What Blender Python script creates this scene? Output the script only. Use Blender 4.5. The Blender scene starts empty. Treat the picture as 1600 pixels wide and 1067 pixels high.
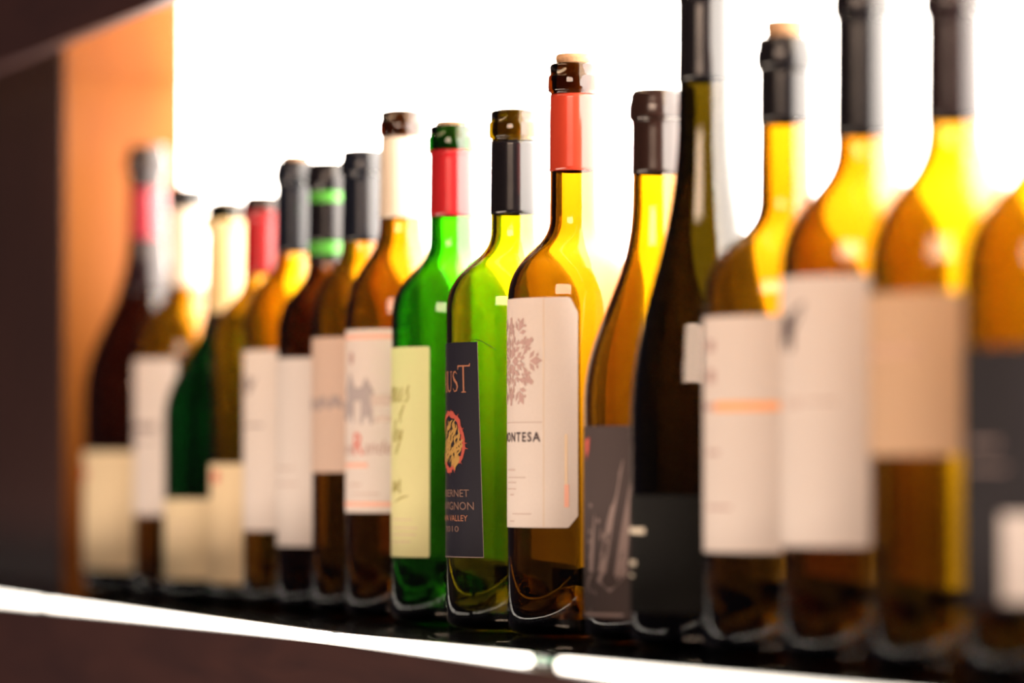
import bpy, bmesh, math, random
from mathutils import Vector

random.seed(7)
scene = bpy.context.scene
COL = scene.collection
PI = math.pi

# ------------------------------------------------------------------ camera
cam_d = bpy.data.cameras.new('camera')
cam = bpy.data.objects.new('camera', cam_d)
COL.objects.link(cam)
cam_d.sensor_width = 36.0
cam_d.lens = 135.0
cam.location = (1.9286, -0.8078, 0.0854)
YAW = math.atan(2400 / 6000)
PITCH = math.atan(211.5 / 6000)
view = Vector((-math.cos(YAW) * math.cos(PITCH), math.sin(YAW) * math.cos(PITCH), math.sin(PITCH)))
cam.rotation_euler = view.to_track_quat('-Z', 'Y').to_euler()
cam_d.clip_start = 0.05
cam_d.dof.use_dof = True
cam_d.dof.focus_distance = 2.12
cam_d.dof.aperture_fstop = 2.8
scene.camera = cam

# ------------------------------------------------------------------ world, lights, exposure
world = bpy.data.worlds.new('dim_room')
scene.world = world
world.use_nodes = True
wb = world.node_tree.nodes['Background']
wb.inputs[0].default_value = (0.030, 0.023, 0.027, 1)
wb.inputs[1].default_value = 1.0


def area(name, loc, target, size, size_y, power, col):
    l = bpy.data.lights.new(name, 'AREA')
    l.shape = 'RECTANGLE'
    l.size, l.size_y = size, size_y
    l.energy = power
    l.color = col
    o = bpy.data.objects.new(name, l)
    COL.objects.link(o)
    o.location = loc
    o.rotation_euler = (Vector(target) - Vector(loc)).to_track_quat('-Z', 'Y').to_euler()
    return o


area('room_window_light', (1.72, -1.52, 0.92), (0.0, 0, 0.15), 1.15, 0.64, 36, (1.0, 0.71, 0.52))
area('low_fill_light', (-0.2, -1.35, -0.75), (-0.1, 0, 0.05), 1.6, 0.5, 34, (1.0, 0.79, 0.62))  # added fill from below to lift labels and heels, no counter lamp there

scene.view_settings.view_transform = 'Standard'
scene.view_settings.look = 'None'
scene.view_settings.exposure = 0.0
scene.view_settings.gamma = 1.0
scene.view_settings.use_curve_mapping = False
cy = scene.cycles
cy.max_bounces = 20
cy.transmission_bounces = 20
cy.glossy_bounces = 8
cy.diffuse_bounces = 4
cy.volume_bounces = 0
cy.transparent_max_bounces = 12
cy.use_denoising = True
cy.sample_clamp_indirect = 8.0

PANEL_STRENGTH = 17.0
EDGE_STRENGTH = 5.0


# ------------------------------------------------------------------ materials
def new_mat(name):
    m = bpy.data.materials.new(name)
    m.use_nodes = True
    nt = m.node_tree
    return m, nt, nt.nodes['Principled BSDF'], nt.nodes['Material Output']


def mat_plain(name, col, rough=0.5, spec=0.5, metal=0.0, coat=0.0, noise=0.0, nscale=200.0):
    m, nt, b, out = new_mat(name)
    b.inputs['Base Color'].default_value = (*col, 1)
    b.inputs['Roughness'].default_value = rough
    b.inputs['Specular IOR Level'].default_value = spec
    b.inputs['Metallic'].default_value = metal
    b.inputs['Coat Weight'].default_value = coat
    b.inputs['Coat Roughness'].default_value = 0.12
    if noise > 0:
        tc = nt.nodes.new('ShaderNodeTexCoord')
        n = nt.nodes.new('ShaderNodeTexNoise')
        n.inputs['Scale'].default_value = nscale
        n.inputs['Detail'].default_value = 4
        mx = nt.nodes.new('ShaderNodeMixRGB')
        mx.blend_type = 'MULTIPLY'
        mx.inputs[0].default_value = noise
        mx.inputs[1].default_value = (*col, 1)
        nt.links.new(tc.outputs['Object'], n.inputs['Vector'])
        nt.links.new(n.outputs['Fac'], mx.inputs[2])
        nt.links.new(mx.outputs[0], b.inputs['Base Color'])
    return m


def mat_wood(name, c1, c2, rough, scale=(3, 3, 40), coat=0.4, spec=0.5):
    m, nt, b, out = new_mat(name)
    tc = nt.nodes.new('ShaderNodeTexCoord')
    mp = nt.nodes.new('ShaderNodeMapping')
    mp.inputs['Scale'].default_value = scale
    n = nt.nodes.new('ShaderNodeTexNoise')
    n.inputs['Scale'].default_value = 4.0
    n.inputs['Detail'].default_value = 6
    n.inputs['Distortion'].default_value = 0.6
    r = nt.nodes.new('ShaderNodeValToRGB')
    r.color_ramp.elements[0].position = 0.3
    r.color_ramp.elements[0].color = (*c1, 1)
    r.color_ramp.elements[1].position = 0.7
    r.color_ramp.elements[1].color = (*c2, 1)
    nt.links.new(tc.outputs['Object'], mp.inputs['Vector'])
    nt.links.new(mp.outputs['Vector'], n.inputs['Vector'])
    nt.links.new(n.outputs['Fac'], r.inputs['Fac'])
    nt.links.new(r.outputs['Color'], b.inputs['Base Color'])
    b.inputs['Roughness'].default_value = rough
    b.inputs['Specular IOR Level'].default_value = spec
    b.inputs['Coat Weight'].default_value = coat
    b.inputs['Coat Roughness'].default_value = 0.1
    return m


def mat_emit(name, col, strength):
    m, nt, b, out = new_mat(name)
    b.inputs['Base Color'].default_value = (0.8, 0.8, 0.8, 1)
    b.inputs['Emission Color'].default_value = (*col, 1)
    b.inputs['Emission Strength'].default_value = strength
    b.inputs['Roughness'].default_value = 0.5
    return m


def mat_panel_falloff(name, col, top, bottom, z0, z1):
    """glowing acrylic panel; light fading from the top down is painted into its emission"""
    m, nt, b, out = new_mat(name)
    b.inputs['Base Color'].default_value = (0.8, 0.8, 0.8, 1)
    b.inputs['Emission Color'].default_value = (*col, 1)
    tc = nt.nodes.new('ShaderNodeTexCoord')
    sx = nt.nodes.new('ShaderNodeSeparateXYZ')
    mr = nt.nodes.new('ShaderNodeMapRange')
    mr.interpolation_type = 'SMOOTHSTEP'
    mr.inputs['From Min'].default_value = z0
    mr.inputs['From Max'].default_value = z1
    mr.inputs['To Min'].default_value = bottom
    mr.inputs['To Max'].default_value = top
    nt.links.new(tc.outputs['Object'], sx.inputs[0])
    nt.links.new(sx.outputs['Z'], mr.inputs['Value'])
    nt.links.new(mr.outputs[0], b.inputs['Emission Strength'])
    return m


def mat_glass(name, T, wall=0.003, rough=0.0, ior=1.5):
    """bottle glass: clear surface, colour from absorption along the path in the wall"""
    m, nt, b, out = new_mat(name)
    b.inputs['Base Color'].default_value = (1, 1, 1, 1)
    b.inputs['Transmission Weight'].default_value = 1.0
    b.inputs['Roughness'].default_value = rough
    b.inputs['IOR'].default_value = ior
    sig = [-math.log(max(1e-4, t)) / wall for t in T]
    d = max(sig) * 1.0001
    va = nt.nodes.new('ShaderNodeVolumeAbsorption')
    va.inputs['Density'].default_value = d
    va.inputs['Color'].default_value = (*[1 - s / d for s in sig], 1)
    nt.links.new(va.outputs['Volume'], out.inputs['Volume'])
    return m


def mat_paper(name, col, trans=0.32, rough=0.7):
    m, nt, b, out = new_mat(name)
    tc = nt.nodes.new('ShaderNodeTexCoord')
    n = nt.nodes.new('ShaderNodeTexNoise')
    n.inputs['Scale'].default_value = 900
    mx = nt.nodes.new('ShaderNodeMixRGB')
    mx.blend_type = 'MULTIPLY'
    mx.inputs[0].default_value = 0.08
    mx.inputs[1].default_value = (*col, 1)
    nt.links.new(tc.outputs['Object'], n.inputs['Vector'])
    nt.links.new(n.outputs['Fac'], mx.inputs[2])
    nt.links.new(mx.outputs[0], b.inputs['Base Color'])
    b.inputs['Roughness'].default_value = rough
    b.inputs['Specular IOR Level'].default_value = 0.25
    if trans > 0:
        tr = nt.nodes.new('ShaderNodeBsdfTranslucent')
        ms = nt.nodes.new('ShaderNodeMixShader')
        ms.inputs[0].default_value = trans
        nt.links.new(mx.outputs[0], tr.inputs['Color'])
        nt.links.new(b.outputs[0], ms.inputs[1])
        nt.links.new(tr.outputs[0], ms.inputs[2])
        nt.links.new(ms.outputs[0], out.inputs['Surface'])
    return m


M = {
    'panel': mat_panel_falloff('backlit_acrylic', (1.0, 0.90, 0.80), PANEL_STRENGTH, PANEL_STRENGTH * 0.09, 1.15, 1.40),  # downward light falloff painted into the emission strength
    'edge_light': mat_emit('light_strip', (1.0, 0.92, 0.80), EDGE_STRENGTH),
    'orange_wood': mat_wood('lacquered_cherry', (0.135, 0.036, 0.0022), (0.175, 0.056, 0.004), 0.5, (4, 4, 1.2), 0.0, 0.15),
    'dark_wood': mat_wood('dark_stained_wood', (0.026, 0.011, 0.011), (0.040, 0.016, 0.014), 0.45, (2, 12, 12), 0.1, 0.3),
    'post_wood': mat_wood('dark_post_wood', (0.026, 0.012, 0.011), (0.042, 0.018, 0.015), 0.5, (12, 12, 1.5), 0.1, 0.3),
    'black_board': mat_plain('black_shelf_board', (0.012, 0.012, 0.014), 0.4, 0.3),
    'ceiling_gloss': mat_plain('polished_underside', (0.86, 0.74, 0.56), 0.06, 0.5, 1.0),
    'cork': mat_plain('cork', (0.46, 0.26, 0.14), 0.85, 0.2, noise=0.5, nscale=500),
    'plate': mat_glass('shelf_glass', (0.80, 0.93, 0.88), 0.03),
    # glass
    'amber': mat_glass('amber_glass', (0.45, 0.285, 0.03)),
    'golden': mat_glass('golden_glass', (0.51, 0.355, 0.03)),
    'brown': mat_glass('brown_glass', (0.2, 0.105, 0.012)),
    'darkbrown': mat_glass('dark_brown_glass', (0.18, 0.09, 0.05)),
    'green': mat_glass('bright_green_glass', (0.14, 0.5, 0.025)),
    'darkgreen': mat_glass('dark_green_glass', (0.025, 0.25, 0.09)),
    'olive': mat_glass('olive_glass', (0.55, 0.49, 0.03)),
    'darkolive': mat_glass('dark_olive_glass', (0.12, 0.095, 0.014)),
    # foils
    'foil_black': mat_plain('black_foil', (0.0055, 0.0045, 0.0055), 0.17, 0.5),
    'foil_navy': mat_plain('navy_foil', (0.005, 0.006, 0.010), 0.17, 0.5),
    'foil_red': mat_plain('red_foil', (0.28, 0.010, 0.012), 0.17, 0.5),
    'foil_orange': mat_plain('orange_red_foil', (0.36, 0.034, 0.016), 0.17, 0.5),
    'foil_white': mat_plain('white_foil', (0.56, 0.46, 0.36), 0.17, 0.5),
    'foil_cream': mat_plain('cream_foil', (0.56, 0.40, 0.18), 0.17, 0.5),
    'foil_brown': mat_plain('brown_foil', (0.018, 0.008, 0.006), 0.17, 0.5),
    'foil_wine': mat_plain('dark_wine_foil', (0.010, 0.004, 0.005), 0.17, 0.5),
    'foil_pink': mat_plain('crimson_foil', (0.22, 0.010, 0.022), 0.17, 0.5),
    'foil_green': mat_plain('green_foil_band', (0.06, 0.28, 0.03), 0.17, 0.5),
    # papers
    'paper_white': mat_paper('white_paper', (0.86, 0.78, 0.74)),
    'paper_cream': mat_paper('cream_paper', (0.92, 0.74, 0.48)),
    'paper_pink': mat_paper('pinkish_beige_paper', (0.72, 0.55, 0.46)),
    'paper_tan': mat_paper('tan_paper', (0.70, 0.48, 0.32)),
    'paper_backlit': mat_paper('backlit_cream_paper', (0.84, 0.78, 0.42), 0.3),  # cream paper, backlight through the green glass painted into its colour
    'paper_navy': mat_paper('blue_black_paper', (0.011, 0.010, 0.018), 0.0, 0.5),
    'paper_grey': mat_paper('brown_grey_paper', (0.062, 0.045, 0.045), 0.05),
    'paper_black': mat_paper('charcoal_paper', (0.016, 0.014, 0.018), 0.03),
    'paper_jet': mat_paper('jet_black_paper', (0.003, 0.003, 0.003), 0.0, 0.9),
    'ink_faint': mat_plain('faint_brown_ink', (0.54, 0.34, 0.24), 0.7, 0.2),
    'ink_dark': mat_plain('dark_ink', (0.05, 0.035, 0.045), 0.7, 0.2),
    'ink_grey': mat_plain('grey_ink', (0.32, 0.26, 0.25), 0.7, 0.2),
    'ink_castle': mat_plain('slate_ink', (0.36, 0.31, 0.31), 0.7, 0.2),
    'ink_thorn': mat_plain('dull_red_ink', (0.38, 0.07, 0.05), 0.6, 0.2),
    'ink_pale_grey': mat_plain('pale_grey_ink', (0.55, 0.44, 0.40), 0.7, 0.2),
    'ink_mauve': mat_plain('mauve_brown_ink', (0.44, 0.29, 0.27), 0.7, 0.2),
    'ink_sand': mat_plain('sand_ink', (0.72, 0.56, 0.40), 0.7, 0.2),
    'ink_red': mat_plain('red_ink', (0.62, 0.12, 0.09), 0.7, 0.2),
    'ink_salmon': mat_plain('salmon_ink', (0.80, 0.42, 0.32), 0.7, 0.2),
    'ink_orange': mat_plain('orange_ink', (0.90, 0.38, 0.14), 0.6, 0.2),
    'ink_copper': mat_plain('copper_ink', (0.32, 0.13, 0.075), 0.45, 0.4),
    'ink_gold': mat_plain('gold_ink', (0.38, 0.22, 0.06), 0.45, 0.4),
    'ink_olive': mat_plain('olive_brown_ink', (0.36, 0.30, 0.10), 0.7, 0.2),
    'ink_white': mat_plain('off_white_ink', (0.70, 0.62, 0.50), 0.6, 0.2),
    'ink_ash': mat_plain('ash_ink', (0.24, 0.18, 0.17), 0.7, 0.2),
    'ink_copper_dim': mat_plain('dim_copper_ink', (0.17, 0.10, 0.08), 0.5, 0.3),
    'thread': mat_plain('dark_thread', (0.02, 0.015, 0.015), 0.7, 0.2),
}


# ------------------------------------------------------------------ object helpers
def link(name, me, mat, parent=None, smooth=False, label=None):
    me.materials.append(M[mat] if isinstance(mat, str) else mat)
    if smooth:
        for p in me.polygons:
            p.use_smooth = True
    o = bpy.data.objects.new(name, me)
    COL.objects.link(o)
    if parent is not None:
        o.parent = parent
    if label:
        o['label'] = label
    return o


def empty(name, loc, label=None, cat=None, group=None):
    o = bpy.data.objects.new(name, None)
    o.empty_display_size = 0.02
    COL.objects.link(o)
    o.location = loc
    if label:
        o['label'] = label
    if cat:
        o['category'] = cat
    if group:
        o['group'] = group
    return o


def box_mesh(name, x0, x1, y0, y1, z0, z1, bevel=0.0):
    bm = bmesh.new()
    vs = [bm.verts.new((x, y, z)) for x in (x0, x1) for y in (y0, y1) for z in (z0, z1)]
    for q in ((0, 1, 3, 2), (4, 6, 7, 5), (0, 4, 5, 1), (2, 3, 7, 6), (0, 2, 6, 4), (1, 5, 7, 3)):
        bm.faces.new([vs[i] for i in q])
    bmesh.ops.recalc_face_normals(bm, faces=bm.faces)
    if bevel > 0:
        bmesh.ops.bevel(bm, geom=list(bm.edges), offset=bevel, segments=2, affect='EDGES', profile=0.6)
    me = bpy.data.meshes.new(name)
    bm.to_mesh(me)
    bm.free()
    return me


def lathe_mesh(name, prof, seg=64):
    """prof: list of (r, z); r == 0 only at the ends; a closed profile ends on its first point"""
    closed = len(prof) > 2 and prof[0] == prof[-1]
    pts = prof[:-1] if closed else prof
    verts, rows = [], []
    for r, z in pts:
        if r < 1e-7:
            rows.append([len(verts)])
            verts.append((0, 0, z))
        else:
            rows.append(list(range(len(verts), len(verts) + seg)))
            for k in range(seg):
                a = 2 * PI * k / seg
                verts.append((r * math.sin(a), -r * math.cos(a), z))
    faces = []
    n = len(rows)
    for i in range(n if closed else n - 1):
        A, B = rows[i], rows[(i + 1) % n]
        for k in range(seg):
            k2 = (k + 1) % seg
            if len(A) == 1 and len(B) == 1:
                continue
            if len(A) == 1:
                faces.append((A[0], B[k2], B[k]))
            elif len(B) == 1:
                faces.append((A[k], A[k2], B[0]))
            else:
                faces.append((A[k], A[k2], B[k2], B[k]))
    me = bpy.data.meshes.new(name)
    me.from_pydata(verts, [], faces)
    bm = bmesh.new()
    bm.from_mesh(me)
    bmesh.ops.recalc_face_normals(bm, faces=bm.faces)
    bm.to_mesh(me)
    bm.free()
    return me


def bez(p0, p1, p2, p3, n):
    out = []
    for i in range(n + 1):
        t = i / n
        s = 1 - t
        out.append(tuple(s ** 3 * a + 3 * s * s * t * b + 3 * s * t * t * c + t ** 3 * d
                         for a, b, c, d in zip(p0, p1, p2, p3)))
    return out


class Bottle:
    """outer and inner profile of one bottle"""

    def __init__(s, R, H, zsh, znk, rn=0.0125, style='bordeaux', lip='band', wall=0.003):
        s.R, s.H, s.rn = R, H, rn
        dz = znk - zsh
        rtop = rn
        if style == 'bordeaux':
            sh = bez((R, zsh), (R * 1.0, zsh + 0.62 * dz), (rn * 1.08, znk - 0.42 * dz), (rn * 1.05, znk), 22)
        else:
            sh = bez((R, zsh), (R * 0.98, zsh + 0.40 * dz), (rn * 1.15, znk - 0.45 * dz), (rn * 1.06, znk), 26)
        heel = [(R - 0.0065 + 0.0065 * math.sin(a), 0.0065 - 0.0065 * math.cos(a)) for a in
                [PI / 2 * k / 6 for k in range(7)]]
        foot = [(0, 0.020), (R * 0.18, 0.0185), (R * 0.36, 0.0135), (R * 0.52, 0.0065), (R * 0.64, 0.0018), (R * 0.72, 0.0003)]
        lo = H - 0.0165
        if lip == 'band':
            top = [(rtop, lo), (rtop + 0.0003, lo + 0.0006), (rtop + 0.0014, lo + 0.0012), (rtop + 0.0017, lo + 0.002),
                   (rtop + 0.0017, H - 0.0075), (rtop + 0.0013, H - 0.0066), (rtop + 0.0007, H - 0.0062),
                   (rtop + 0.0007, H - 0.0016), (rtop + 0.0002, H - 0.0005), (rtop - 0.0008, H)]
        else:   # champagne ring
            top = [(rtop, lo - 0.004), (rtop + 0.0024, lo - 0.002), (rtop + 0.0028, lo + 0.003), (rtop + 0.002, lo + 0.007),
                   (rtop + 0.0006, lo + 0.0085), (rtop + 0.0005, H - 0.002), (rtop, H - 0.0005), (rtop - 0.001, H)]
        body = [(R, z) for z in [0.0065 + (zsh - 0.0065) * k / 8 for k in range(1, 8)]]
        s.outer = foot + heel + body + sh + [(rtop * 1.02, (znk + top[0][1]) / 2)] + top
        rin = min(0.0094, rn - 0.003)
        # inner wall, from the mouth downwards
        inner = [(rin + 0.0012, H), (rin + 0.0003, H - 0.0008), (rin, H - 0.003)]
        for r, z in reversed(sh):
            inner.append((max(rin, r - wall * (1.0 + 0.15 * (R - r) / R)), z - 0.0003))
        inner += [(R - wall, z) for z in [zsh - (zsh - 0.016) * k / 6 for k in range(1, 7)]]
        inner += [(R - wall - 0.0012, 0.0105), (R - wall - 0.0045, 0.0072), (R * 0.74, 0.0060), (R * 0.64, 0.0075),
                  (R * 0.52, 0.0120), (R * 0.36, 0.0190), (R * 0.18, 0.0240), (0, 0.0255)]
        s.prof = s.outer + inner
        s.side = [p for p in s.outer if p[1] > 0.0066 and p[0] > 0]

    def r_at(s, z):
        pr = s.side
        if z <= pr[0][1]:
            return pr[0][0]
        for (r0, z0), (r1, z1) in zip(pr, pr[1:]):
            if z0 <= z <= z1 and z1 > z0:
                return r0 + (r1 - r0) * (z - z0) / (z1 - z0)
        return pr[-1][0]

    def capsule(s, zb, zt, closed, off=0.0005):
        """foil hugging the neck from zb to zt"""
        n = max(6, int((zt - zb) / 0.0022))
        pts = [(s.r_at(zb + (zt - zb) * k / n) + off, zb + (zt - zb) * k / n) for k in range(n + 1)]
        if closed:
            rt = pts[-1][0]
            pts += [(rt - 0.0006, zt + 0.0006), (rt - 0.002, zt + 0.0008), (0, zt + 0.0008)]
            return [(pts[0][0] - 0.0004, zb)] + pts
        inn = [(r - 0.0004, z) for r, z in reversed(pts)]
        return pts + inn + [pts[0]]


def wrap(R, off, u, z):
    a = u / R
    return ((R + off) * math.sin(a), -(R + off) * math.cos(a), z)


def label_mesh(name, R, u0, u1, zb, zt, off=0.00025, skew=0.0, corner=0.0):
    """sheet wrapped on the bottle; zb, zt numbers or functions of u"""
    fb = zb if callable(zb) else (lambda u: zb)
    ft = zt if callable(zt) else (lambda u: zt)
    n = 72
    us = [u0 + (u1 - u0) * k / n for k in range(n + 1)]

    def cr(u):
        if corner <= 0:
            return 0
        d = min(u - u0, u1 - u)
        return corner - math.sqrt(max(0, corner ** 2 - (corner - d) ** 2)) if d < corner else 0
    verts, faces = [], []
    nz = 6
    for u in us:
        b, t = fb(u) + cr(u), ft(u) - cr(u)
        for j in range(nz + 1):
            z = b + (t - b) * j / nz
            verts.append(wrap(R, off, u + skew * (z - 0.1), z))
    for i in range(n):
        for j in range(nz):
            a = i * (nz + 1) + j
            faces.append((a, a + nz + 1, a + nz + 2, a + 1))
    me = bpy.data.meshes.new(name)
    me.from_pydata(verts, [], faces)
    return me


class Print:
    """flat print on a label: ribbons, blobs, lettering, all wrapped on the bottle"""

    def __init__(s, R, off=0.0005, skew=0.0):
        s.R, s.off, s.skew, s.v, s.f = R, off, skew, [], []

    def p(s, u, z):
        s.v.append(wrap(s.R, s.off, u + s.skew * (z - 0.1), z))
        return len(s.v) - 1

    def rect(s, u0, u1, z0, z1):
        n = max(1, int((u1 - u0) / 0.003))
        prev = None
        for k in range(n + 1):
            u = u0 + (u1 - u0) * k / n
            c = (s.p(u, z0), s.p(u, z1))
            if prev:
                s.f.append((prev[0], c[0], c[1], prev[1]))
            prev = c
        return s

    def poly(s, pts):
        cu = sum(q[0] for q in pts) / len(pts)
        cz = sum(q[1] for q in pts) / len(pts)
        c = s.p(cu, cz)
        ids = [s.p(*q) for q in pts]
        for k in range(len(ids)):
            s.f.append((c, ids[k], ids[(k + 1) % len(ids)]))
        return s

    def ell(s, u, z, a, b, n=14, rot=0.0):
        return s.poly([(u + a * math.cos(t) * math.cos(rot) - b * math.sin(t) * math.sin(rot),
                        z + a * math.cos(t) * math.sin(rot) + b * math.sin(t) * math.cos(rot))
                       for t in [2 * PI * k / n for k in range(n)]])

    def stroke(s, pts, w, closed=False):
        if closed:
            pts = list(pts) + [pts[0]]
        ws = w if isinstance(w, (list, tuple)) else [w] * len(pts)
        prev = None
        for k, (u, z) in enumerate(pts):
            a = pts[max(0, k - 1)]
            b = pts[min(len(pts) - 1, k + 1)]
            du, dz = b[0] - a[0], b[1] - a[1]
            L = math.hypot(du, dz) or 1
            nu, nz = -dz / L * ws[k] / 2, du / L * ws[k] / 2
            c = (s.p(u + nu, z + nz), s.p(u - nu, z - nz))
            if prev:
                s.f.append((prev[0], prev[1], c[1], c[0]))
            prev = c
        return s

    def text(s, txt, u0, u1, z0, h, shear=0.0, bold=0.0, space=1.0):
        cu = bpy.data.curves.new('t', 'FONT')
        cu.body = txt
        cu.size = 1.0
        cu.shear = shear
        cu.offset = bold
        cu.space_character = space
        cu.resolution_u = 3
        to = bpy.data.objects.new('t', cu)
        COL.objects.link(to)
        dg = bpy.context.evaluated_depsgraph_get()
        me = to.evaluated_get(dg).to_mesh()
        xs = [v.co.x for v in me.vertices]
        ys = [v.co.y for v in me.vertices]
        x0, x1, y0, y1 = min(xs), max(xs), min(ys), max(ys)
        base = len(s.v)
        for v in me.vertices:
            s.p(u0 + (v.co.x - x0) / (x1 - x0) * (u1 - u0), z0 + (v.co.y - y0) / (y1 - y0) * h)
        for pl in me.polygons:
            s.f.append(tuple(base + i for i in pl.vertices))
        to.evaluated_get(dg).to_mesh_clear()
        bpy.data.objects.remove(to)
        bpy.data.curves.remove(cu)
        return s

    def build(s, name, mat, parent, label=None):
        me = bpy.data.meshes.new(name)
        me.from_pydata(s.v, [], s.f)
        return link(name, me, mat, parent, label=label)


# ------------------------------------------------------------------ the shelf unit
XL, XR = -0.905, 1.05          # inner faces of the two side panels
YB, YF = 0.053, -0.106         # backlit panel, front edge of the glass plate
ZC = 0.388                     # underside of the upper board
fl = link('floor', box_mesh('floor', -3.2, 3.2, -3.2, 0.30, -1.12, -1.10), 'dark_wood')
fl['kind'] = 'structure'
fl['label'] = 'dark wooden floor of the room under the wine shelf'

unit = empty('display_shelf', (0, 0, -1.10), 'dark wooden display shelf unit with glowing back panel, holding the bottle row', 'shelf')


def upart(name, x0, x1, y0, y1, z0, z1, mat, bevel=0.0, label=None):
    return link(name, box_mesh(name, x0, x1, y0, y1, z0 + 1.10, z1 + 1.10, bevel), mat, unit, label=label)


upart('shelf_board', XL - 0.6, XR + 0.05, YF + 0.006, 0.10, -0.030, -0.0062, 'black_board')
upart('front_fascia', XL - 0.6, XR + 0.05, YF - 0.010, YF + 0.006, -0.16, -0.0066, 'dark_wood', 0.0012, 'dark wooden fascia under the glass edge')
upart('base_cabinet', XL - 0.6, XR + 0.05, YF + 0.02, 0.10, -1.10, -0.030, 'dark_wood')
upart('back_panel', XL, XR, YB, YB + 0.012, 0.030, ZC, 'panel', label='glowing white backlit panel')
upart('back_rail', XL, XR, YB - 0.004, YB + 0.012, -0.0062, 0.030, 'black_board')
upart('side_panel', XL - 0.014, XL, -0.040, YB + 0.012, -0.0062, ZC, 'orange_wood', label='orange lacquered wooden side panel')
upart('divider_post', XL - 0.6, XL - 0.0005, -0.042, -0.026, -0.0062, ZC, 'post_wood', 0.001, 'dark wooden post face beside the orange panel')
upart('side_panel', XR, XR + 0.05, YF + 0.006, 0.10, -0.0062, ZC, 'orange_wood')
upart('top_board', XL - 0.6, XR + 0.05, YF, 0.10, ZC, ZC + 0.030, 'ceiling_gloss', label='polished reflective underside of the upper board')
upart('top_fascia', XL - 0.6, XR + 0.05, YF - 0.014, YF, ZC - 0.003, ZC + 0.16, 'dark_wood', 0.001, 'dark wooden fascia above the bottles')
upart('backing_board', XL - 0.6, XR + 0.05, 0.10, 0.112, -1.10, ZC + 0.16, 'dark_wood')

# the glass plate on the board, its front edge lit by strips
plate = empty('glass_plate', (0, 0, -0.006), 'thin greenish glass plate under the bottles with a glowing white front edge', 'glass shelf')
link('pane', box_mesh('pane', XL - 0.6, XR + 0.04, YF, YB - 0.006, 0.0, 0.0058, 0.0008), 'plate', plate)
segs = [(XL - 0.6, -0.712), (-0.682, -0.090), (-0.078, 0.203), (0.251, XR + 0.04)]
for a, b in segs:
    link('edge_light', box_mesh('edge_light', a, b, YF - 0.0085, YF - 0.0005, -0.0002, 0.0056, 0.0018), 'edge_light', plate)

# ------------------------------------------------------------------ the bottles
GROUP = 'empty wine bottles in a row on the lit shelf'


def bottle(x, y, label, glass, R, H, zsh, znk, style='bordeaux', lip='band', rn=0.0125, rot=0.0, cap=None, cork=None, name='wine_bottle'):
    """cap: list of (material, z_low, z_high, closed); cork: height above the mouth"""
    root = empty(name, (x, y, 0.0002), label, 'wine bottle', GROUP)
    root.rotation_euler.z = rot
    B = Bottle(R, H, zsh, znk, rn, style, lip)
    link('glass_body', lathe_mesh('glass_body', B.prof), glass, root, True)
    caps = []
    for m, z0, z1, cl in cap or []:
        caps.append(link('foil_capsule', lathe_mesh('foil_capsule', B.capsule(z0, z1, cl), 48), m, root, True))
    if cork is not None:
        rc = 0.0093
        link('cork', lathe_mesh('cork', [(0, H - 0.035), (rc - 0.001, H - 0.035), (rc, H - 0.034), (rc, H), (rc + 0.0006, H + cork * 0.5),
                                         (rc + 0.0005, H + cork - 0.0008), (rc - 0.0005, H + cork), (0, H + cork)], 40), 'cork', root, True)
    return root, B, caps


def paper(root, R, u0, u1, zb, zt, mat, skew=0.0, corner=0.0, label=None):
    return link('paper_label', label_mesh('paper_label', R, u0, u1, zb, zt, 0.00025, skew, corner), mat, root, True, label)


# --- tall dark sparkling bottle beside the orange panel
r, B, c = bottle(-0.8222, 0, 'tall dark sloping bottle with crimson neck foil, standing against the orange side panel', 'darkbrown',
                 0.0462, 0.331, 0.145, 0.262, 'slope', 'ring', 0.0130, cap=[('foil_wine', 0.299, 0.3305, True), ('foil_pink', 0.262, 0.2992, False), ('foil_wine', 0.222, 0.2622, False)])
l = paper(r, B.R, -0.060, 0.060, 0.017, 0.104, 'paper_cream')
Print(B.R).ell(-0.004, 0.088, 0.006, 0.005).build('emblem', 'ink_red', l)

# --- bottle with pale capsule
r, B, c = bottle(-0.7199, 0, 'bottle with white neck foil and dark mouth, label high above a black base', 'amber',
                 0.0377, 0.293, 0.170, 0.226, cap=[('foil_black', 0.277, 0.2925, True), ('foil_white', 0.222, 0.2772, False)])
l = paper(r, B.R, -0.040, 0.041, 0.058, 0.169, 'paper_white')
P = Print(B.R)
P.rect(-0.014, 0.026, 0.118, 0.123)
P.rect(-0.012, 0.024, 0.110, 0.1115)
P.build('lettering', 'ink_grey', l)

# --- green champagne
r, B, c = bottle(-0.6256, 0, 'dark green sparkling wine bottle with cream neck foil and low cream label', 'darkgreen',
                 0.0430, 0.276, 0.128, 0.205, 'slope', 'ring', 0.0135, cap=[('foil_cream', 0.199, 0.263, False), ('foil_black', 0.187, 0.1992, False)], cork=0.002)
l = paper(r, B.R, -0.058, 0.050, 0.015, 0.070, 'paper_cream')
P = Print(B.R)
P.rect(-0.020, 0.030, 0.052, 0.0535)
P.rect(-0.020, 0.025, 0.046, 0.047)
P.build('lettering', 'ink_sand', l)

# --- red capsule
r, B, c = bottle(-0.5440, 0, 'amber bottle with dark red neck foil and low cream label bearing a red seal', 'golden',
                 0.0355, 0.275, 0.174, 0.220, cap=[('foil_red', 0.222, 0.264, False), ('foil_brown', 0.2638, 0.2748, True)])
l = paper(r, B.R, -0.040, 0.040, 0.014, 0.094, 'paper_cream')
Print(B.R).ell(0.006, 0.085, 0.005, 0.004).build('seal', 'ink_red', l)

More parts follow.
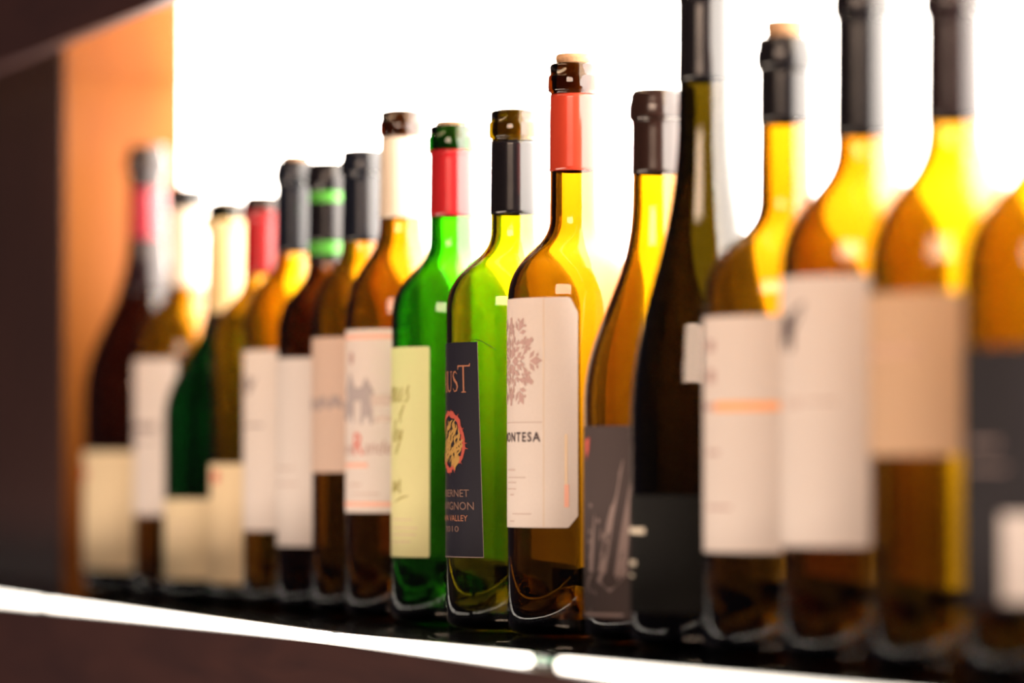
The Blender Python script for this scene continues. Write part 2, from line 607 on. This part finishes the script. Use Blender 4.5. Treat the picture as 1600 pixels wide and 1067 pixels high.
# --- navy capsule with cork
r, B, c = bottle(-0.4762, 0, 'amber bottle with navy neck foil, pale cork showing, tall white label with small grey mark', 'golden',
                 0.0340, 0.294, 0.185, 0.232, cap=[('foil_navy', 0.233, 0.2938, False)], cork=0.004)
l = paper(r, B.R, -0.040, 0.036, 0.050, 0.168, 'paper_white')
P = Print(B.R)
P.poly([(-0.004, 0.148), (0.004, 0.152), (0.014, 0.150), (0.010, 0.143), (0.003, 0.138)])
P.rect(0.0, 0.020, 0.118, 0.1195)
P.build('emblem', 'ink_grey', l)

# --- black capsule with green bands
r, B, c = bottle(-0.4091, 0, 'brown bottle with black neck foil circled by two bright green bands', 'brown',
                 0.0328, 0.287, 0.176, 0.223, cap=[('foil_black', 0.236, 0.2618, False), ('foil_green', 0.2615, 0.2685, False),
                                                   ('foil_black', 0.2682, 0.2868, True), ('foil_green', 0.2275, 0.2362, False), ('foil_black', 0.223, 0.2278, False)])
l = paper(r, B.R, -0.036, 0.036, 0.041, 0.161, 'paper_white')
P = Print(B.R)
P.rect(-0.010, 0.016, 0.090, 0.0912)
P.rect(-0.010, 0.020, 0.080, 0.0812)
P.build('lettering', 'ink_pale_grey', l)

# --- slate capsule, pinkish label
r, B, c = bottle(-0.3428, 0, 'amber bottle with slate blue neck foil and short pinkish beige label', 'amber',
                 0.0318, 0.290, 0.182, 0.232, cap=[('foil_navy', 0.233, 0.2896, True)])
l = paper(r, B.R, -0.036, 0.036, 0.088, 0.172, 'paper_pink')
P = Print(B.R)
P.stroke([(-0.020 + 0.002 * k, 0.131 + 0.003 * math.sin(k * 1.3)) for k in range(24)], [0.004 + 0.002 * math.sin(k) for k in range(24)])
P.build('landscape_print', 'ink_grey', l)

# --- castle label
r, B, c = bottle(-0.2729, 0, 'amber bottle with white neck foil and label printed with a grey castle', 'amber',
                 0.0338, 0.309, 0.178, 0.240, cap=[('foil_white', 0.243, 0.2922, False)], cork=0.0006)
l = paper(r, B.R, -0.042, 0.041, 0.0635, 0.1745, 'paper_white')
for u0, u1, z0, z1 in ((-0.040, 0.0400, 0.1685, 0.1712), (-0.040, 0.0400, 0.0675, 0.0700), (-0.006, 0.0197, 0.0910, 0.0935)):
    Print(B.R).rect(u0, u1, z0, z1).build('red_line', 'ink_salmon', l)
P = Print(B.R)
P.poly([(-0.002, 0.118), (-0.002, 0.137), (-0.0035, 0.137), (0.003, 0.149), (0.0095, 0.137), (0.008, 0.137), (0.008, 0.118)])
P.rect(0.008, 0.0145, 0.131, 0.139)
P.poly([(0.0135, 0.117), (0.0145, 0.136), (0.0125, 0.136), (0.0185, 0.1455), (0.0245, 0.136), (0.0225, 0.136), (0.0235, 0.117)])
P.rect(-0.030, -0.002, 0.120, 0.131)
P.build('castle_print', 'ink_castle', l)
Print(B.R, 0.00052).rect(0.0222, 0.0405, 0.128, 0.1345).build('hill_print', 'ink_pale_grey', l)
Print(B.R, 0.00052).poly([(0.0245, 0.118), (0.026, 0.1215), (0.034, 0.122), (0.0405, 0.1195), (0.034, 0.118)]).build('field_print', 'ink_pale_grey', l)
Print(B.R).rect(0.003, 0.014, 0.0795, 0.081).build('small_print', 'ink_pale_grey', l)
Print(B.R).rect(0.006, 0.028, 0.0745, 0.0755).build('small_print', 'ink_pale_grey', l)
Print(B.R).ell(0.0046, 0.157, 0.0026, 0.004).build('medallion', 'ink_mauve', l)
Print(B.R).text('R', 0.008, 0.0165, 0.0985, 0.0130).build('initial', 'ink_red', l)
Print(B.R).text('Los', -0.010, 0.0075, 0.0990, 0.0075, 0.2).build('lettering', 'ink_mauve', l)
Print(B.R).text('andes', 0.0172, 0.0395, 0.0990, 0.0085, 0.2).build('lettering', 'ink_mauve', l)

# --- bright green bottle
r, B, c = bottle(-0.1864, 0, 'bright green glass bottle with scarlet neck foil and cream label in script, painted with a yellow backlit tint', 'green',
                 0.0355, 0.2925, 0.178, 0.224, cap=[('foil_red', 0.2385, 0.2775, False)], cork=0.0025)
l = paper(r, B.R, -0.030, 0.0297, 0.0385, 0.161, 'paper_backlit', corner=0.001)


def cursive(u0, z0, w, h, pts, sl=0.35):
    """pen strokes of a handwritten word: unit points, smoothed, slanted"""
    P = Print(B.R)
    out = []
    for i in range(len(pts) - 1):
        a, b, c_, d = pts[max(0, i - 1)], pts[i], pts[i + 1], pts[min(len(pts) - 1, i + 2)]
        for k in range(5):
            t = k / 5
            out.append(tuple(0.5 * (2 * q1 + (q2 - q0) * t + (2 * q0 - 5 * q1 + 4 * q2 - q3) * t * t + (3 * q1 - q0 - 3 * q2 + q3) * t ** 3)
                             for q0, q1, q2, q3 in zip(a, b, c_, d)))
    out.append(pts[-1])
    q = [(u0 + x * w + y * h * sl, z0 + y * h) for x, y in out]
    wd = []
    for k in range(len(q)):
        dz = q[min(k + 1, len(q) - 1)][1] - q[max(0, k - 1)][1]
        wd.append(0.00045 + (0.0006 if dz < 0 else 0.0))
    P.stroke(q, wd)
    P.build('script_lettering', 'ink_olive', l)


cursive(-0.0095, 0.1290, 0.026, 0.0085, [(0, .6), (.05, .9), (.08, 1), (.07, 0), (.12, .7), (.17, 1), (.20, .8), (.19, 0), (.24, .7), (.29, 1), (.32, .8), (.31, .2), (.35, 0), (.42, .5),
        (.46, 1), (.45, .3), (.50, 0), (.57, .4), (.62, 1), (.61, .3), (.66, 0), (.74, .4), (.83, 1.1), (.82, .8), (.90, .35), (.87, .03), (.78, .05)])
cursive(0.0040, 0.1170, 0.005, 0.0085, [(0, .4), (.5, .9), (.7, 1.2), (.5, .3), (.8, 0)])
cursive(-0.0040, 0.1060, 0.013, 0.0075, [(0, .2), (.15, 1.2), (.22, 1.6), (.13, 1.5), (.12, .3), (.22, 0), (.38, .4), (.46, .8), (.36, .9), (.34, .3), (.48, 0), (.62, .5), (.66, .9), (.67, .3), (.75, .2),
        (.88, .9), (.86, .2), (.76, -.8), (.62, -.9), (.72, -.3), (1, .3)])
cursive(-0.0060, 0.0760, 0.014, 0.0070, [(0, .2), (.2, 1), (.3, .2), (.2, 0), (.3, .9), (.45, .1), (.5, .9), (.6, .1), (.75, 1.1), (.9, 0), (1, .2)])
P = Print(B.R)
P.stroke([(0.0 + 0.0014 * k, 0.0700 + 0.0006 * k - 0.00002 * k * k) for k in range(12)], [0.0003 + 0.0008 * math.sin(PI * k / 11) for k in range(12)])
P.build('flourish', 'ink_olive', l)
for z, e in ((0.0600, 0.018), (0.0552, 0.022), (0.0512, 0.021), (0.0470, 0.017)):
    Print(B.R).rect(-0.004, e, z, z + 0.0007).build('small_print', 'ink_sand', l)

# --- black label with copper lettering
SK = -0.034
r, B, c = bottle(-0.0880, 0, 'olive yellow bottle with black neck foil and blue-black label with copper lettering', 'olive',
                 0.0384, 0.2925, 0.178, 0.224, cap=[('foil_black', 0.2335, 0.2752, False)], cork=0.0006)
l = paper(r, B.R, -0.0265, 0.0265, 0.0405, 0.1605, 'paper_navy', skew=SK)
P = Print(B.R, skew=SK)


def serif(P, u, z, w=0.0030, t=0.0006):
    P.rect(u - w / 2, u + w / 2, z - t / 2, z + t / 2)


zb = 0.1330
# F
P.rect(-0.0180, -0.0165, zb, zb + 0.0135); serif(P, -0.0172, zb); P.rect(-0.0190, -0.0120, zb + 0.0128, zb + 0.0136); P.rect(-0.0168, -0.0135, zb + 0.0070, zb + 0.0077)
# A
P.stroke([(-0.0115, zb), (-0.0080, zb + 0.0115)], 0.0008); P.stroke([(-0.0080, zb + 0.0115), (-0.0045, zb)], 0.0016)
P.rect(-0.0100, -0.0060, zb + 0.0040, zb + 0.0046); serif(P, -0.0115, zb); serif(P, -0.0045, zb)
# U
P.stroke([(-0.0022, zb + 0.0112), (-0.0022, zb + 0.0040), (-0.0012, zb + 0.0010), (0.0008, zb), (0.0026, zb + 0.0010), (0.0034, zb + 0.0035), (0.0034, zb + 0.0112)],
         [0.0016, 0.0016, 0.0014, 0.0009, 0.0007, 0.0006, 0.0006])
serif(P, -0.0022, zb + 0.0112); serif(P, 0.0034, zb + 0.0112, 0.0022)
# S
P.stroke([(0.0100, zb + 0.0098), (0.0086, zb + 0.0112), (0.0068, zb + 0.0108), (0.0060, zb + 0.0088), (0.0072, zb + 0.0066), (0.0094, zb + 0.0048), (0.0104, zb + 0.0028), (0.0094, zb + 0.0006), (0.0074, zb), (0.0058, zb + 0.0018)],
         [0.0005, 0.0007, 0.0010, 0.0013, 0.0016, 0.0016, 0.0013, 0.0009, 0.0006, 0.0005])
# T
P.rect(0.0152, 0.0164, zb - 0.0004, zb + 0.0142); serif(P, 0.0158, zb - 0.0004, 0.0036)
P.rect(0.0112, 0.0206, zb + 0.0138, zb + 0.0146)
P.stroke([(0.0114, zb + 0.0144), (0.0110, zb + 0.0120)], [0.0012, 0.0003]); P.stroke([(0.0204, zb + 0.0140), (0.0210, zb + 0.0156)], [0.0012, 0.0003])
P.build('title_lettering', 'ink_copper', l)
# thorny oval emblem
ez = 0.1040
ring, wid = [], []
rr = random.Random(3)
for k in range(40):
    t = 2 * PI * k / 40
    rad = 1.0 + rr.uniform(-0.06, 0.06) - 0.12 * (math.sin(t) < -0.6)
    ring.append((0.0145 * rad * math.cos(t) * (0.62 + 0.38 * min(1, (math.sin(t) + 1.35))), ez + 0.0165 * rad * math.sin(t)))
    wid.append(0.0020 + rr.uniform(0, 0.0024))
P = Print(B.R, skew=SK)
P.stroke(ring, wid + [wid[0]], closed=True)
for k in range(0, 40, 3):
    u, z = ring[k]
    du, dz = u, z - ez
    L = math.hypot(du, dz)
    P.stroke([(u, z), (u + du / L * 0.0036, z + dz / L * 0.0032)], [0.0010, 0.0001])
P.build('thorn_ring', 'ink_thorn', l)
P = Print(B.R, 0.00055, SK)
for k in range(70):
    u = rr.uniform(-0.010, 0.011)
    z = ez + rr.uniform(-0.011, 0.011)
    if (u / 0.0125) ** 2 + ((z - ez) / 0.0135) ** 2 > 1:
        continue
    ph = rr.uniform(0, 6)
    ln = rr.uniform(0.004, 0.009)
    P.stroke([(u + 0.0012 * math.sin(ph + q * 0.8) + q * 0.0004, z - ln / 2 + ln * q / 7) for q in range(8)],
             [0.0003 + 0.0011 * math.sin(PI * q / 7) for q in range(8)])
P.build('emblem', 'ink_gold', l)
for tx, hw, z, h in (('CABERNET', 0.0180, 0.0740, 0.0042), ('SAUVIGNON', 0.0212, 0.0668, 0.0044), ('2010', 0.0090, 0.0545, 0.0032)):
    Print(B.R, skew=SK).text(tx, -hw, hw, z, h).build('lettering', 'ink_copper_dim', l)
Print(B.R, skew=SK).text('NAPA VALLEY', -0.0165, 0.0165, 0.0605, 0.0033).build('region_lettering', 'ink_copper', l)
P = Print(B.R, 0.0004, SK)
P.rect(-0.0265, 0.0266, 0.0402, 0.0407)
P.rect(0.0263, 0.0266, 0.0405, 0.1605)
P.build('label_edge', 'ink_ash', l)
# a loose thread at the label corner
tc = bpy.data.curves.new('thread', 'CURVE')
tc.dimensions = '3D'
tc.bevel_depth = 0.00018
sp = tc.splines.new('POLY')
tp = [(0.0215, 0.1610, 0.0004), (0.0238, 0.1618, 0.001), (0.0275, 0.1608, 0.0016), (0.0320, 0.1585, 0.0018), (0.0360, 0.1558, 0.0016)]
sp.points.add(len(tp) - 1)
for q, (u, z, o_) in zip(sp.points, tp):
    q.co = (*wrap(B.R, o_, u, z), 1)
to = bpy.data.objects.new('tmp', tc)
COL.objects.link(to)
tm = bpy.data.meshes.new_from_object(to.evaluated_get(bpy.context.evaluated_depsgraph_get()))
bpy.data.objects.remove(to)
link('loose_thread', tm, 'thread', l)

# --- white label with a snowflake ornament
r, B, c = bottle(0.0, 0, 'amber bottle with orange-red neck foil, cork, and white label with a snowflake ornament', 'amber',
                 0.0362, 0.3105, 0.180, 0.226, cap=[('foil_orange', 0.2515, 0.2935, False)], cork=0.0052)


def mt(u):      # cut corner at the top
    return 0.1815 if u < 0.0405 else 0.1815 - (u - 0.0405) * 2.0


def mb(u):
    return 0.0580 + max(0, u - 0.0395) * 1.25


l = paper(r, B.R, -0.0446, 0.0446, mb, mt, 'paper_white')
P = Print(B.R)
fu, fz, fr = -0.0005, 0.1475, 0.0255
for k in range(6):
    a = PI / 3 * k
    ca, sa = math.cos(a), math.sin(a)

    def tr(x, y):
        return (fu + x * ca - y * sa, fz + (x * sa + y * ca) * 1.06)

    def leaf(x, y, L, W, rot):
        P.poly([tr(x + L * math.cos(rot), y + L * math.sin(rot)), tr(x - W * math.sin(rot), y + W * math.cos(rot)),
                tr(x - L * math.cos(rot), y - L * math.sin(rot)), tr(x + W * math.sin(rot), y - W * math.cos(rot))])
    P.stroke([tr(0.002, 0), tr(fr * 0.95, 0)], [0.0012, 0.0006])
    leaf(fr * 0.84, 0, 0.0042, 0.0022, 0)
    for sgn in (-1, 1):
        leaf(fr * 0.74, sgn * 0.0032, 0.0028, 0.0012, sgn * 0.9)
        leaf(fr * 0.56, sgn * 0.0052, 0.0026, 0.0014, sgn * 1.0)
        leaf(fr * 0.62, sgn * 0.0098, 0.0030, 0.0016, sgn * 0.5)
        leaf(fr * 0.34, sgn * 0.0030, 0.0030, 0.0014, sgn * 0.6)
        P.stroke([tr(fr * 0.40, 0), tr(fr * 0.52, sgn * 0.0044)], 0.0007)
        P.stroke([tr(fr * 0.45, sgn * 0.0062), tr(fr * 0.52, sgn * 0.0092), tr(fr * 0.62, sgn * 0.0072), tr(fr * 0.56, sgn * 0.0046)], 0.0007)
        leaf(fr * 0.88, sgn * 0.0030, 0.0014, 0.0008, sgn * 1.2)
        leaf(fr * 0.66, sgn * 0.0062, 0.0016, 0.0010, sgn * 0.2)
        leaf(fr * 0.74, sgn * 0.0105, 0.0012, 0.0012, 0)
        leaf(fr * 0.46, sgn * 0.0018, 0.0020, 0.0012, 0)
    leaf(fr * 0.20, 0, 0.0036, 0.0026, 0)
P.build('snowflake_ornament', 'ink_mauve', l)
P = Print(B.R)
P.text('MONTESA', -0.0127, 0.0238, 0.1040, 0.0053, bold=0.02, space=1.25)
P.build('lettering', 'ink_dark', l)
Print(B.R).rect(-0.0250, 0.0250, 0.1143, 0.1147).build('rule', 'ink_pale_grey', l)
for u0, u1, z0, z1 in ((-0.006, 0.0045, 0.0885, 0.0893), (-0.006, 0.0140, 0.0846, 0.0851), (-0.006, 0.0055, 0.0818, 0.0824), (-0.006, 0.0055, 0.0784, 0.0790),
                       (-0.002, 0.0030, 0.0752, 0.0760), (0.001, 0.0180, 0.0650, 0.0656), (-0.002, 0.0035, 0.0610, 0.0617)):
    Print(B.R).rect(u0, u1, z0, z1).build('small_print', 'ink_pale_grey', l)
P = Print(B.R, 0.0004)
P.rect(0.0256, 0.0260, 0.0582, 0.1812)
P.rect(0.0375, 0.0390, 0.0800, 0.1080)
P.build('label_crease', 'ink_sand', l)
Print(B.R).rect(0.0373, 0.0398, 0.0690, 0.0810).build('side_print', 'ink_salmon', l)

# --- sloping bottle, grey brown label
r, B, c = bottle(0.0935, 0.008, 'golden sloping bottle with brown foil and low grey-brown label with pale ship-like artwork', 'golden',
                 0.0382, 0.287, 0.124, 0.228, 'slope', cap=[('foil_brown', 0.2435, 0.2868, True)])
l = paper(r, B.R, -0.036, 0.0400, 0.012, 0.1115, 'paper_grey')
P = Print(B.R)
rr = random.Random(11)
P.poly([(-0.006, 0.026), (0.000, 0.034), (0.012, 0.036), (0.026, 0.033), (0.018, 0.026)])
P.stroke([(0.002, 0.036), (0.004, 0.052), (0.006, 0.066)], [0.0050, 0.0030, 0.0004])
P.stroke([(0.012, 0.036), (0.018, 0.062), (0.026, 0.094)], [0.0060, 0.0040, 0.0004])
P.stroke([(0.024, 0.034), (0.027, 0.056), (0.030, 0.082)], [0.0070, 0.0050, 0.0006])
for k in range(16):
    u, z = rr.uniform(-0.004, 0.030), rr.uniform(0.014, 0.060)
    P.stroke([(u, z), (u + rr.uniform(-0.004, 0.004), z + rr.uniform(0.002, 0.008))], [0.0012, 0.0004])
for k in range(5):
    P.ell(rr.uniform(-0.002, 0.018), rr.uniform(0.050, 0.078), 0.0012, 0.0012, 8)
P.rect(-0.010, 0.026, 0.0135, 0.0150)
P.build('ship_print', 'ink_ash', l)
Print(B.R).poly([(-0.006, 0.104), (0.000, 0.106), (-0.001, 0.099), (-0.004, 0.094)]).build('small_mark', 'ink_red', l)

# --- tall dark flute
r, B, c = bottle(0.1745, -0.002, 'very tall slender near-black flute bottle between the grey label and white labels', 'darkolive',
                 0.0373, 0.341, 0.113, 0.262, 'slope', cap=[('foil_black', 0.284, 0.3406, True)])
l = paper(r, B.R, -0.040, 0.044, 0.018, 0.076, 'paper_jet')
for u1, z0, z1 in ((0.0085, 0.0570, 0.0598), (0.0000, 0.0410, 0.0436), (-0.0030, 0.0352, 0.0370)):
    Print(B.R).rect(-0.012, u1, z0, z1).build('lettering', 'ink_white', l)

# --- white label with orange stripe
r, B, c = bottle(0.2636, 0, 'amber bottle topped by a tall protruding cork, white label crossed by an orange stripe', 'amber',
                 0.0394, 0.297, 0.168, 0.218, cap=[('foil_black', 0.2555, 0.2805, False), ('foil_black', 0.2803, 0.2966, False)], cork=0.0085)
l = paper(r, B.R, -0.042, 0.0446, 0.0495, 0.1615, 'paper_white', corner=0.002)
Print(B.R).rect(0.004, 0.0420, 0.1165, 0.1205).build('orange_stripe', 'ink_orange', l)
for u0, u1, z0, z1 in ((-0.004, 0.0035, 0.1450, 0.1500), (-0.004, 0.0040, 0.1300, 0.1360), (-0.008, 0.0040, 0.1170, 0.1200), (-0.004, 0.0080, 0.0960, 0.0975), (-0.004, 0.0160, 0.0700, 0.0712)):
    Print(B.R).rect(u0, u1, z0, z1).build('lettering', 'ink_mauve', l)

# --- tall white label with a dark animal-like mark
r, B, c = bottle(0.3459, 0, 'amber bottle with black neck foil and the tallest white label, dark mark near its top', 'amber',
                 0.0383, 0.313, 0.178, 0.238, cap=[('foil_black', 0.2425, 0.3126, True)])
l = paper(r, B.R, -0.042, 0.0460, 0.0535, 0.1765, 'paper_white', corner=0.004)
Print(B.R).poly([(-0.008, 0.148), (-0.006, 0.160), (0.000, 0.158), (0.008, 0.163), (0.013, 0.165), (0.009, 0.157), (0.005, 0.152), (0.004, 0.143), (0.001, 0.142), (0.000, 0.150), (-0.005, 0.150), (-0.006, 0.142)]).build('emblem', 'ink_dark', l)
P = Print(B.R)
P.rect(-0.004, 0.010, 0.1170, 0.1205)
P.rect(0.012, 0.030, 0.1185, 0.1200)
P.build('lettering', 'ink_pale_grey', l)

# --- tan short label
r, B, c = bottle(0.4340, 0, 'golden bottle with dark neck foil and short tan label ending well above the base', 'golden',
                 0.0380, 0.304, 0.172, 0.238, cap=[('foil_wine', 0.2415, 0.3036, True)])
l = paper(r, B.R, -0.042, 0.0440, 0.0945, 0.1650, 'paper_tan')
P = Print(B.R)
P.rect(-0.014, 0.026, 0.1375, 0.1420)
P.build('lettering', 'ink_faint', l)

# --- dark label at the end of the row
r, B, c = bottle(0.5218, 0, 'golden bottle with charcoal label bearing a white patch, end of the row', 'golden',
                 0.0388, 0.296, 0.168, 0.226, cap=[('foil_black', 0.231, 0.2956, True)])
l = paper(r, B.R, -0.042, 0.0440, 0.032, 0.139, 'paper_black')
Print(B.R).rect(0.0170, 0.0330, 0.0340, 0.0700).build('white_patch', 'paper_white', l)
P = Print(B.R)
P.rect(-0.004, 0.016, 0.098, 0.100)
P.rect(-0.004, 0.020, 0.088, 0.0895)
P.build('lettering', 'ink_ash', l)
